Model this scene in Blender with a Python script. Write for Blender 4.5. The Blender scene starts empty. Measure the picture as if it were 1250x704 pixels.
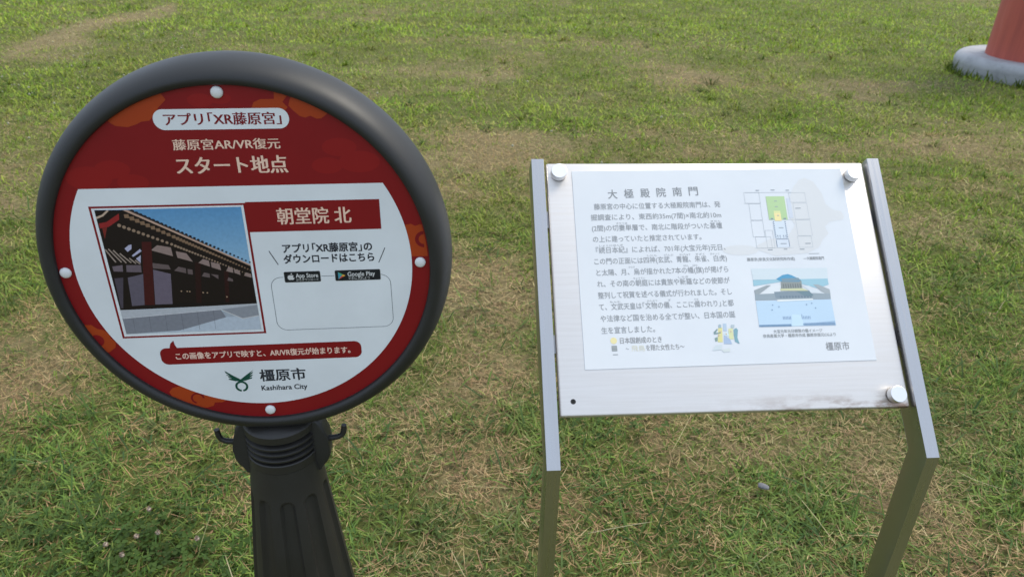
import bpy, bmesh, math, random
import numpy as np
from mathutils import Matrix, Vector

random.seed(7)
RNG = np.random.default_rng(11)
SC = bpy.context.scene
COL = SC.collection
R = math.radians

# ------------------------------------------------------------------ camera
cam_d = bpy.data.cameras.new('camera')
cam = bpy.data.objects.new('camera', cam_d)
COL.objects.link(cam)
SC.camera = cam
cam_d.sensor_width = 36.0
cam_d.lens = 25.92
cam_d.clip_start = 0.05
cam_d.clip_end = 2000.0
rt = Vector((0.999705, 0.0112495, 0.0215257))
dn = Vector((0.024288, -0.463033, -0.886008))
fw = Vector((0.0, 0.8862696, -0.4631698))
cam.matrix_world = Matrix(((rt.x, -dn.x, -fw.x, 0.0), (rt.y, -dn.y, -fw.y, 0.0),
                           (rt.z, -dn.z, -fw.z, 1.5), (0, 0, 0, 1)))
cam_d.dof.use_dof = True
cam_d.dof.focus_distance = 1.12
cam_d.dof.aperture_fstop = 10.0

# ------------------------------------------------------------------ sky + sun
SUN_EL, SUN_AZ = 55.0, 62.0       # azimuth clockwise from +Y (ahead) towards +X (right)
world = bpy.data.worlds.new('World')
SC.world = world
world.use_nodes = True
wn = world.node_tree
sky = wn.nodes.new('ShaderNodeTexSky')
sky.sky_type = 'NISHITA'
sky.sun_disc = False
sky.sun_elevation = R(SUN_EL)
sky.sun_rotation = R(SUN_AZ)
sky.air_density = 1.0
sky.dust_density = 2.0
sky.ozone_density = 1.2
bg = wn.nodes['Background']
# thin bright overcast: a soft cloud layer in front of the clear sky
wtc = wn.nodes.new('ShaderNodeTexCoord')
wno = wn.nodes.new('ShaderNodeTexNoise')
wno.inputs['Scale'].default_value = 2.2
wno.inputs['Detail'].default_value = 5.0
wn.links.new(wtc.outputs['Generated'], wno.inputs['Vector'])
wrp = wn.nodes.new('ShaderNodeValToRGB')
wrp.color_ramp.elements[0].position = 0.30
wrp.color_ramp.elements[0].color = (0.86, 0.86, 0.86, 1)
wrp.color_ramp.elements[1].position = 0.62
wrp.color_ramp.elements[1].color = (1, 1, 1, 1)
wn.links.new(wno.outputs[0], wrp.inputs[0])
wmx = wn.nodes.new('ShaderNodeMix')
wmx.data_type = 'RGBA'
wn.links.new(wrp.outputs[0], wmx.inputs[0])
wn.links.new(sky.outputs[0], wmx.inputs[6])
wmx.inputs[7].default_value = (3.45, 4.05, 4.95, 1)
wn.links.new(wmx.outputs[2], bg.inputs[0])
bg.inputs[1].default_value = 0.15

sun_d = bpy.data.lights.new('sun', 'SUN')
sun_d.energy = 1.9
sun_d.angle = R(24)
sun_d.color = (1.0, 0.92, 0.78)
sun = bpy.data.objects.new('sun', sun_d)
COL.objects.link(sun)
sdir = Vector((math.sin(R(SUN_AZ)) * math.cos(R(SUN_EL)), math.cos(R(SUN_AZ)) * math.cos(R(SUN_EL)), math.sin(R(SUN_EL))))
sun.rotation_euler = sdir.to_track_quat('Z', 'Y').to_euler()
sun.location = (4, 4, 8)

SC.view_settings.view_transform = 'Standard'
SC.view_settings.look = 'None'
SC.view_settings.exposure = 0.75
SC.view_settings.gamma = 1.0
SC.view_settings.use_curve_mapping = False
SC.cycles.use_denoising = True
SC.cycles.max_bounces = 6
SC.cycles.sample_clamp_indirect = 6.0

# ------------------------------------------------------------------ helpers
def lin(c):
    c = c / 255.0
    return c / 12.92 if c <= 0.04045 else ((c + 0.055) / 1.055) ** 2.4

def ink_fn(white, alb):
    w = [lin(x) for x in white]
    return lambda r, g, b: tuple(min(0.9, lin(v) / wv * alb) for v, wv in zip((r, g, b), w))

def mat(name, col=(0.5, 0.5, 0.5), rough=0.5, metal=0.0, spec=0.5):
    m = bpy.data.materials.new(name)
    m.use_nodes = True
    b = m.node_tree.nodes['Principled BSDF']
    b.inputs['Base Color'].default_value = (*col, 1)
    b.inputs['Roughness'].default_value = rough
    b.inputs['Metallic'].default_value = metal
    b.inputs['Specular IOR Level'].default_value = spec
    return m, m.node_tree, b

def noise(nt, scale, detail=4.0, rough=0.55, vec=None, stretch=None):
    n = nt.nodes.new('ShaderNodeTexNoise')
    n.inputs['Scale'].default_value = scale
    n.inputs['Detail'].default_value = detail
    n.inputs['Roughness'].default_value = rough
    tc = nt.nodes.new('ShaderNodeTexCoord')
    src = tc.outputs['Object']
    if stretch:
        mp = nt.nodes.new('ShaderNodeMapping')
        mp.inputs['Scale'].default_value = stretch
        nt.links.new(src, mp.inputs[0])
        src = mp.outputs[0]
    nt.links.new(src, n.inputs['Vector'])
    return n

def ramp(nt, src, stops):
    r = nt.nodes.new('ShaderNodeValToRGB')
    els = r.color_ramp.elements
    while len(els) < len(stops):
        els.new(0.5)
    for e, (p, c) in zip(els, stops):
        e.position = p
        e.color = (*c, 1) if len(c) == 3 else c
    nt.links.new(src, r.inputs[0])
    return r

def bump(nt, bsdf, src, strength, dist=0.001):
    b = nt.nodes.new('ShaderNodeBump')
    b.inputs['Strength'].default_value = strength
    b.inputs['Distance'].default_value = dist
    nt.links.new(src, b.inputs['Height'])
    nt.links.new(b.outputs[0], bsdf.inputs['Normal'])

def link_mesh(name, me, m, parent=None, matrix=None):
    o = bpy.data.objects.new(name, me)
    COL.objects.link(o)
    if m is not None:
        me.materials.append(m)
    if parent is not None:
        o.parent = parent
    if matrix is not None:
        o.matrix_local = matrix
    return o

def obj(name, bm, m, parent=None, matrix=None, smooth=None):
    me = bpy.data.meshes.new(name)
    bmesh.ops.recalc_face_normals(bm, faces=bm.faces)
    bm.to_mesh(me)
    bm.free()
    if smooth is not None:
        me.shade_smooth()
        try:
            me.set_sharp_from_angle(angle=R(smooth))
        except Exception:
            pass
    return link_mesh(name, me, m, parent, matrix)

def empty(name, loc, rz, label, cat, group=None):
    o = bpy.data.objects.new(name, None)
    COL.objects.link(o)
    o.empty_display_size = 0.1
    o.location = loc
    o.rotation_euler = (0, 0, rz)
    o['label'] = label
    o['category'] = cat
    if group:
        o['group'] = group
    return o

def tag(o, label, cat, group=None):
    o['label'] = label
    o['category'] = cat
    if group:
        o['group'] = group
    return o

def lathe(bm, prof, seg=64, axis='Z', closed=False, fn=None):
    """prof: (radius, height) pairs; revolved about the axis"""
    rings = []
    for r, h in prof:
        ring = []
        for k in range(seg):
            a = 2 * math.pi * k / seg
            rr = r if fn is None else fn(r, h, a)
            x, y = rr * math.cos(a), rr * math.sin(a)
            ring.append(bm.verts.new((x, y, h) if axis == 'Z' else (x, -h, y)))
        rings.append(ring)
    n = len(rings)
    for i in range(n if closed else n - 1):
        a, b = rings[i], rings[(i + 1) % n]
        for k in range(seg):
            bm.faces.new((a[k], a[(k + 1) % seg], b[(k + 1) % seg], b[k]))
    if not closed:
        bm.faces.new(rings[0])
        bm.faces.new(rings[-1])
    return rings

def box(bm, x0, x1, y0, y1, z0, z1, bev=0.0, seg=2):
    r = bmesh.ops.create_cube(bm, size=1.0)
    vs = r['verts']
    for v in vs:
        v.co = Vector(((x0 + x1) / 2 + v.co.x * (x1 - x0), (y0 + y1) / 2 + v.co.y * (y1 - y0), (z0 + z1) / 2 + v.co.z * (z1 - z0)))
    if bev:
        es = list({e for v in vs for e in v.link_edges})
        bmesh.ops.bevel(bm, geom=es, offset=bev, segments=seg, profile=0.5, affect='EDGES')

def tube(bm, pts, rad, seg=12):
    pts = [Vector(p) for p in pts]
    rings = []
    for i, p in enumerate(pts):
        t = (pts[min(i + 1, len(pts) - 1)] - pts[max(i - 1, 0)]).normalized()
        u = t.cross(Vector((0, 1, 0)))
        if u.length < 1e-4:
            u = t.cross(Vector((1, 0, 0)))
        u.normalize()
        w = t.cross(u)
        r = rad[i] if isinstance(rad, (list, tuple)) else rad
        rings.append([bm.verts.new(p + r * (math.cos(a) * u + math.sin(a) * w)) for a in [2 * math.pi * k / seg for k in range(seg)]])
    for a, b in zip(rings, rings[1:]):
        for k in range(seg):
            bm.faces.new((a[k], a[(k + 1) % seg], b[(k + 1) % seg], b[k]))
    bm.faces.new(rings[0])
    bm.faces.new(rings[-1])

# ---- printing: flat coloured shapes and lettering (millimetres on the face)
_glyph = {}
def text_geo(s):
    if s not in _glyph:
        c = bpy.data.curves.new('lettering', 'FONT')
        c.body = s
        c.size = 1.0
        c.resolution_u = 3
        o = bpy.data.objects.new('lettering', c)
        COL.objects.link(o)
        dg = bpy.context.evaluated_depsgraph_get()
        dg.update()
        me = bpy.data.meshes.new_from_object(o.evaluated_get(dg))
        vs = np.array([v.co[:2] for v in me.vertices]).reshape(-1, 2)
        fs = [tuple(p.vertices) for p in me.polygons]
        bpy.data.objects.remove(o)
        bpy.data.curves.remove(c)
        bpy.data.meshes.remove(me)
        _glyph[s] = (vs, fs)
    return _glyph[s]
_ref = text_geo('国')[0]
REF0, REF1 = float(_ref[:, 1].min()), float(_ref[:, 1].max())

class Art:
    def __init__(self):
        self.v, self.f, self.c, self.n = [], [], [], 0
    def add(self, vs, fs, col):
        b = len(self.v)
        self.v += vs
        self.f += [tuple(b + i for i in f) for f in fs]
        self.c += [col] * len(fs)
    def poly(self, pts, col, z):
        self.add([(x, y, z) for x, y in pts], [tuple(range(len(pts)))], col)
    def rect(self, x0, y0, x1, y1, col, z):
        self.poly([(x0, y0), (x1, y0), (x1, y1), (x0, y1)], col, z)
    def rrect(self, x0, y0, x1, y1, r, col, z, n=8):
        p = []
        for cx, cy, a0 in ((x1 - r, y0 + r, -90), (x1 - r, y1 - r, 0), (x0 + r, y1 - r, 90), (x0 + r, y0 + r, 180)):
            p += [(cx + r * math.cos(R(a0 + 90 * k / n)), cy + r * math.sin(R(a0 + 90 * k / n))) for k in range(n + 1)]
        self.poly(p, col, z)
    def disc(self, x, y, r, col, z, n=20, ry=None):
        self.poly([(x + r * math.cos(2 * math.pi * k / n), y + (ry or r) * math.sin(2 * math.pi * k / n)) for k in range(n)], col, z)
    def line(self, pts, w, col, z, close=False):
        if close:
            pts = pts + [pts[0]]
        for (x0, y0), (x1, y1) in zip(pts, pts[1:]):
            l = math.hypot(x1 - x0, y1 - y0) or 1
            dx, dy = -(y1 - y0) / l * w / 2, (x1 - x0) / l * w / 2
            self.poly([(x0 + dx, y0 + dy), (x1 + dx, y1 + dy), (x1 - dx, y1 - dy), (x0 - dx, y0 - dy)], col, z)
    def ring(self, x, y, r0, r1, col, z, a0=0, a1=360, n=40):
        for k in range(n):
            t0, t1 = R(a0 + (a1 - a0) * k / n), R(a0 + (a1 - a0) * (k + 1) / n)
            self.poly([(x + r0 * math.cos(t0), y + r0 * math.sin(t0)), (x + r1 * math.cos(t0), y + r1 * math.sin(t0)),
                       (x + r1 * math.cos(t1), y + r1 * math.sin(t1)), (x + r0 * math.cos(t1), y + r0 * math.sin(t1))], col, z)
    def text(self, s, x0, x1, yc, h, col, z, bold=(0, 0), rot=0.0, italic=0.0):
        vs, fs = text_geo(s)
        a, b = vs[:, 0].min(), vs[:, 0].max()
        X = (vs[:, 0] - a) / (b - a) * (x1 - x0)
        Y = ((vs[:, 1] - REF0) / (REF1 - REF0) - 0.5) * h
        X = X + italic * Y
        c, sn = math.cos(R(rot)), math.sin(R(rot))
        bx, by = bold
        offs = [(0, 0)]
        if bx or by:
            offs = [(-bx, -by), (bx, -by), (-bx, by), (bx, by)] if by else [(-bx, 0), (0, 0), (bx, 0)]
        for i, (ox, oy) in enumerate(offs):
            px = x0 + (X + ox) * c - (Y + oy) * sn
            py = yc + (X + ox) * sn + (Y + oy) * c
            self.add([(float(u), float(w), z + 0.012 * i) for u, w in zip(px, py)], fs, col)
    def build(self, name, m, parent, matrix=None):
        me = bpy.data.meshes.new(name)
        me.from_pydata([(x / 1000, y / 1000, z / 1000) for x, y, z in self.v], [], self.f)
        at = me.color_attributes.new('ink', 'FLOAT_COLOR', 'CORNER')
        cols = np.concatenate([np.tile(np.array((*c, 1.0)), (len(f), 1)) for f, c in zip(self.f, self.c)])
        at.data.foreach_set('color', cols.astype(np.float32).ravel())
        me.update()
        return link_mesh(name, me, m, parent, matrix)

# ------------------------------------------------------------------ materials
def print_mat(name, rough, spec=0.5, grime=0.06, scale=9.0):
    m, nt, b = mat(name, rough=rough, spec=spec)
    a = nt.nodes.new('ShaderNodeVertexColor')
    a.layer_name = 'ink'
    n = noise(nt, scale, 6)
    rp = ramp(nt, n.outputs[0], [(0.3, (1 - 2 * grime,) * 3), (0.7, (1.0,) * 3)])
    mx = nt.nodes.new('ShaderNodeMix')
    mx.data_type = 'RGBA'
    mx.blend_type = 'MULTIPLY'
    mx.inputs[0].default_value = 1.0
    nt.links.new(a.outputs[0], mx.inputs[6])
    nt.links.new(rp.outputs[0], mx.inputs[7])
    nt.links.new(mx.outputs[2], b.inputs['Base Color'])
    return m
M_print = print_mat('sign_print', 0.45, 0.3)
M_sheet = print_mat('notice_print', 0.30, 0.5, 0.02)

def plastic(name, col, rough):
    m, nt, b = mat(name, col, rough)
    n = noise(nt, 5.0, 6)
    rp = ramp(nt, n.outputs[0], [(0.3, tuple(c * 0.85 for c in col)), (0.75, tuple(min(1, c * 1.2 + 0.003) for c in col))])
    nt.links.new(rp.outputs[0], b.inputs['Base Color'])
    rr = ramp(nt, n.outputs[0], [(0.3, (rough - 0.07,) * 3), (0.7, (rough + 0.14,) * 3)])
    nt.links.new(rr.outputs[0], b.inputs['Roughness'])
    n2 = noise(nt, 900.0, 2)
    bump(nt, b, n2.outputs[0], 0.12, 0.0003)
    return m
M_ring = plastic('black_plastic', (0.016, 0.0155, 0.0155), 0.47)
M_pole = plastic('pole_plastic', (0.016, 0.0145, 0.013), 0.45)
M_rivet, _, _ = mat('rivet_cap', (0.72, 0.72, 0.72), 0.4)

def steel(name, col, rough, streak, amount, metal=1.0):
    m, nt, b = mat(name, col, rough, metal)
    n = noise(nt, 1.0, 5, 0.6, stretch=streak)
    rp = ramp(nt, n.outputs[0], [(0.25, tuple(c * (1 - amount) for c in col)), (0.75, col)])
    nt.links.new(rp.outputs[0], b.inputs['Base Color'])
    rr = ramp(nt, n.outputs[0], [(0.25, (rough + 0.08,) * 3), (0.75, (rough - 0.04,) * 3)])
    nt.links.new(rr.outputs[0], b.inputs['Roughness'])
    return m
M_post = steel('brushed_steel', (0.505, 0.50, 0.505), 0.27, (260, 8, 8), 0.10)
M_knob = steel('polished_knob', (0.86, 0.85, 0.84), 0.34, (40, 40, 40), 0.08)
M_hole, _, _ = mat('dark_hole', (0.02, 0.02, 0.02), 0.6)

def panel_mat():
    col = (0.74, 0.70, 0.665)
    m, nt, b = mat('stained_steel', col, 0.42, 0.85)
    n = noise(nt, 1.0, 6, 0.6, stretch=(7, 190, 7))
    rp = ramp(nt, n.outputs[0], [(0.3, (0.69, 0.65, 0.615)), (0.62, col)])
    # brown weather stain creeping up from the lower edge, heaviest on the right
    tc = nt.nodes.new('ShaderNodeTexCoord')
    sx = nt.nodes.new('ShaderNodeSeparateXYZ')
    nt.links.new(tc.outputs['Object'], sx.inputs[0])
    my = nt.nodes.new('ShaderNodeMapRange')
    for i, v in ((1, 0.0), (2, 0.030), (3, 1.0), (4, 0.0)):
        my.inputs[i].default_value = v
    nt.links.new(sx.outputs[1], my.inputs[0])
    mxx = nt.nodes.new('ShaderNodeMapRange')
    for i, v in ((1, 0.22), (2, 0.50), (3, 0.06), (4, 1.0)):
        mxx.inputs[i].default_value = v
    nt.links.new(sx.outputs[0], mxx.inputs[0])
    n2 = noise(nt, 1.0, 6, 0.65, stretch=(16, 45, 16))
    r2 = ramp(nt, n2.outputs[0], [(0.46, (0, 0, 0)), (0.60, (1, 1, 1))])
    p1 = nt.nodes.new('ShaderNodeMath'); p1.operation = 'MULTIPLY'
    p2 = nt.nodes.new('ShaderNodeMath'); p2.operation = 'MULTIPLY'
    nt.links.new(my.outputs[0], p1.inputs[0]); nt.links.new(mxx.outputs[0], p1.inputs[1])
    nt.links.new(p1.outputs[0], p2.inputs[0]); nt.links.new(r2.outputs[0], p2.inputs[1])
    mx = nt.nodes.new('ShaderNodeMix'); mx.data_type = 'RGBA'
    nt.links.new(p2.outputs[0], mx.inputs[0])
    nt.links.new(rp.outputs[0], mx.inputs[6])
    mx.inputs[7].default_value = (0.26, 0.165, 0.115, 1)
    nt.links.new(mx.outputs[2], b.inputs['Base Color'])
    rr = ramp(nt, n.outputs[0], [(0.25, (0.5,) * 3), (0.75, (0.38,) * 3)])
    nt.links.new(rr.outputs[0], b.inputs['Roughness'])
    return m
M_panel = panel_mat()

# ------------------------------------------------------------------ lawn: where it is dry, where lush
def vnoise(x, y, scale, seed):
    g = np.random.default_rng(seed).random((256, 256))
    u, v = x * scale + 57.3, y * scale + 91.7
    i, j = np.floor(u).astype(int), np.floor(v).astype(int)
    a, b = u - i, v - j
    a, b = a * a * (3 - 2 * a), b * b * (3 - 2 * b)
    i0, j0, i1, j1 = i % 256, j % 256, (i + 1) % 256, (j + 1) % 256
    return (g[i0, j0] * (1 - a) + g[i1, j0] * a) * (1 - b) + (g[i0, j1] * (1 - a) + g[i1, j1] * a) * b

GREEN = [(-0.16, 3.69, .30, .45), (2.78, 4.74, .45, .3), (2.06, 2.99, .35, .4), (-4.21, 6.45, .6, .6), (-3.79, 7.21, .6, .6),
         (0.1, 5.87, .9, .32), (1.5, 5.80, .9, .32), (0.05, 1.91, .14, .10), (0.26, 1.92, .12, .10), (-0.95, 1.38, .22, .13), (0.83, 1.54, .10, .08),
         (1.42, 1.66, .14, .12), (0.0, 1.48, .08, .06), (-0.22, 1.48, .07, .06), (4.12, 7.96, .7, .5), (4.18, 6.41, .7, .4),
         (-1.4, 1.60, .18, .12), (-2.4, 9.7, 1.2, .9), (3.43, 12.26, 3.0, 1.6), (5.04, 10.17, 2, 1.2), (-4.6, 12.3, 1.2, 2.0), (-7.0, 9.5, 1.0, 2.0), (0.3, 2.5, .2, .25)]
DRY = [(0.85, 5.36, .8, .28), (0.65, 8.6, .9, .6), (-1.64, 2.17, .35, .4), (-1.03, 1.74, .2, .12), (-0.19, 1.67, .16, .1), (-0.24, 5.25, .35, .25), (1.6, 7.4, .8, .5),
       (2.17, 5.10, .7, .25), (3.4, 5.26, .7, .25), (-0.05, 4.75, .4, .3), (0.19, 1.56, .12, .08), (1.08, 1.65, .12, .1), (0.71, 1.80, .2, .1), (-0.25, 2.95, .25, .2),
       (2.2, 3.7, .35, .2), (-3.14, 4.37, .7, .5), (-3.2, 5.3, .4, .3), (3.25, 7.1, .5, .3), (-5.3, 8.8, .28, 2.3), (-5.2, 11.0, .45, 1.2), (0.0, 2.2, .3, .18)]

def dryness(x, y):
    d = np.sqrt(x * x + y * y)
    far = np.clip((d - 2.0) / 8.0, 0, 1)
    n = 0.45 * vnoise(x, y, 1.1, 1) + 0.30 * vnoise(x, y, 3.3, 2) + 0.25 * vnoise(x, y, 8.0, 3)
    v = 0.40 - 0.17 * far + (n - 0.5) * (1.7 - 0.5 * far)
    for cx, cy, sx, sy in GREEN:
        v = v - 0.45 * np.exp(-((x - cx) / sx) ** 2 - ((y - cy) / sy) ** 2)
    for cx, cy, sx, sy in DRY:
        v = v + 0.25 * np.exp(-((x - cx) / sx) ** 2 - ((y - cy) / sy) ** 2)
    v = v + 0.55 * np.exp(-((x + 5.32 + 0.12 * np.sin(2.1 * y)) / 0.26) ** 2) * np.clip((y - 7.9) / 0.6, 0, 1) * np.clip((13 - y) / 1.5, 0, 1)
    return np.clip(v, 0, 1)

def height(x, y):
    return 0.030 * (vnoise(x, y, 0.9, 21) - 0.5) + 0.020 * (vnoise(x, y, 3.1, 22) - 0.5) + 0.010 * (vnoise(x, y, 9.0, 23) - 0.5)

def build_ground():
    xs = np.concatenate([-np.geomspace(900, 11, 26), np.arange(-10.5, 10.51, 0.06), np.geomspace(11, 900, 26)])
    ys = np.concatenate([-np.geomspace(900, 0.8, 30), np.arange(-0.5, 5.0, 0.05), np.arange(5.0, 18.0, 0.12), np.geomspace(18.2, 1500, 30)])
    X, Y = np.meshgrid(xs, ys)
    d = np.hypot(X, Y)
    Zh = height(X, Y) * np.clip((60 - d) / 40, 0, 1)
    nx, ny = len(xs), len(ys)
    V = np.stack([X.ravel(), Y.ravel(), Zh.ravel()], 1)
    i = np.arange(nx * ny).reshape(ny, nx)
    F = np.stack([i[:-1, :-1].ravel(), i[:-1, 1:].ravel(), i[1:, 1:].ravel(), i[1:, :-1].ravel()], 1)
    me = bpy.data.meshes.new('ground')
    me.vertices.add(len(V)); me.loops.add(F.size); me.polygons.add(len(F))
    me.vertices.foreach_set('co', V.ravel().astype(np.float32))
    me.loops.foreach_set('vertex_index', F.ravel().astype(np.int32))
    me.polygons.foreach_set('loop_start', np.arange(0, F.size, 4, dtype=np.int32))
    me.update(calc_edges=True)
    at = me.attributes.new('dry', 'FLOAT', 'POINT')
    at.data.foreach_set('value', dryness(X, Y).ravel().astype(np.float32))
    me.shade_smooth()
    m, nt, b = mat('thatch_soil', rough=0.9, spec=0.2)
    a = nt.nodes.new('ShaderNodeAttribute'); a.attribute_name = 'dry'
    n = noise(nt, 55.0, 8, 0.7)
    n3 = noise(nt, 14.0, 6, 0.65)
    cg = ramp(nt, n.outputs[0], [(0.30, (0.048, 0.054, 0.014)), (0.52, (0.110, 0.122, 0.030)), (0.75, (0.165, 0.168, 0.048))])
    cd = ramp(nt, n.outputs[0], [(0.30, (0.095, 0.072, 0.034)), (0.52, (0.205, 0.165, 0.078)), (0.75, (0.320, 0.262, 0.130))])
    ad = nt.nodes.new('ShaderNodeMath'); ad.operation = 'ADD'
    sb = nt.nodes.new('ShaderNodeMath'); sb.operation = 'SUBTRACT'; sb.inputs[1].default_value = 0.5
    nt.links.new(n3.outputs[0], sb.inputs[0])
    nt.links.new(a.outputs['Fac'], ad.inputs[0]); nt.links.new(sb.outputs[0], ad.inputs[1])
    fr = ramp(nt, ad.outputs[0], [(0.25, (0, 0, 0)), (0.75, (1, 1, 1))])
    mx = nt.nodes.new('ShaderNodeMix'); mx.data_type = 'RGBA'
    nt.links.new(fr.outputs[0], mx.inputs[0]); nt.links.new(cg.outputs[0], mx.inputs[6]); nt.links.new(cd.outputs[0], mx.inputs[7])
    nt.links.new(mx.outputs[2], b.inputs['Base Color'])
    bump(nt, b, n.outputs[0], 0.8, 0.02)
    o = link_mesh('ground', me, m)
    o['kind'] = 'structure'
    return o
build_ground()

# ------------------------------------------------------------------ grass blades
def leaf_mat(name):
    m, nt, b = mat(name, rough=0.65, spec=0.18)
    a = nt.nodes.new('ShaderNodeVertexColor'); a.layer_name = 'tint'
    nt.links.new(a.outputs[0], b.inputs['Base Color'])
    tr = nt.nodes.new('ShaderNodeBsdfTranslucent')
    nt.links.new(a.outputs[0], tr.inputs[0])
    mx = nt.nodes.new('ShaderNodeMixShader'); mx.inputs[0].default_value = 0.25
    out = nt.nodes['Material Output']
    nt.links.new(b.outputs[0], mx.inputs[1]); nt.links.new(tr.outputs[0], mx.inputs[2]); nt.links.new(mx.outputs[0], out.inputs[0])
    return m
M_grass = leaf_mat('grass_blades')

def mesh_tris(name, V, F, C, m):
    me = bpy.data.meshes.new(name)
    me.vertices.add(len(V)); me.loops.add(F.size); me.polygons.add(len(F))
    me.vertices.foreach_set('co', V.ravel().astype(np.float32))
    me.loops.foreach_set('vertex_index', F.ravel().astype(np.int32))
    me.polygons.foreach_set('loop_start', np.arange(0, F.size, 3, dtype=np.int32))
    me.update(calc_edges=True)
    at = me.color_attributes.new('tint', 'FLOAT_COLOR', 'POINT')
    at.data.foreach_set('color', np.concatenate([C, np.ones((len(C), 1))], 1).astype(np.float32).ravel())
    me.shade_smooth()
    return link_mesh(name, me, m)

def blades(x, y, az, tilt, curl, length, width, col, z0, levels=4):
    """ribbons: az heading, tilt from vertical at the root, curl added by the tip"""
    n = len(x)
    h = np.stack([np.sin(az), np.cos(az)], 1)
    s = np.stack([h[:, 1], -h[:, 0]], 1)
    rows, px, pz = [], np.zeros(n), np.zeros(n)
    ts = np.linspace(0, 1, levels)
    for k, t in enumerate(ts):
        if k:
            ang = tilt + curl * (ts[k - 1] + t) / 2
            px = px + np.sin(ang) * length / (levels - 1)
            pz = pz + np.cos(ang) * length / (levels - 1)
        wv = width * (1 - 0.15 * t if k < levels - 1 else 0.0) * (0.7 if k == 0 else 1.0) * 0.5
        base = np.stack([x + h[:, 0] * px, y + h[:, 1] * px, z0 + np.maximum(pz, 0.002)], 1)
        if k < levels - 1:
            off = np.stack([s[:, 0] * wv, s[:, 1] * wv, np.zeros(n)], 1)
            rows += [base - off, base + off]
        else:
            rows += [base]
    nv = len(rows)
    V = np.stack(rows, 1).reshape(-1, 3)
    tri = []
    for k in range(levels - 2):
        a = 2 * k
        tri += [(a, a + 1, a + 3), (a, a + 3, a + 2)]
    tri += [(nv - 3, nv - 2, nv - 1)]
    F = (np.arange(n)[:, None, None] * nv + np.array(tri)[None]).reshape(-1, 3)
    shade = np.array([0.8 + 0.3 * (i // 2) / (levels - 1) for i in range(nv)])
    C = (col[:, None, :] * np.ones((1, nv, 1))).reshape(-1, 3)
    return V, F, C

def pick(n, pal, jit=0.18):
    pal = np.array(pal)
    i = RNG.integers(0, len(pal), n)
    j = RNG.integers(0, len(pal), n)
    t = RNG.random((n, 1))
    c = pal[i] * t + pal[j] * (1 - t)
    return c * (1 + jit * RNG.standard_normal((n, 1)))

PAL_G = [(.098, .148, .015), (.135, .185, .018), (.185, .220, .024), (.068, .118, .018), (.100, .152, .022), (.205, .228, .032)]
PAL_Y = [(.200, .180, .045), (.240, .200, .062), (.170, .165, .038)]
PAL_D = [(.360, .285, .125), (.400, .320, .160), (.250, .175, .080), (.170, .115, .055), (.330, .220, .120), (.330, .285, .120)]

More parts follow.
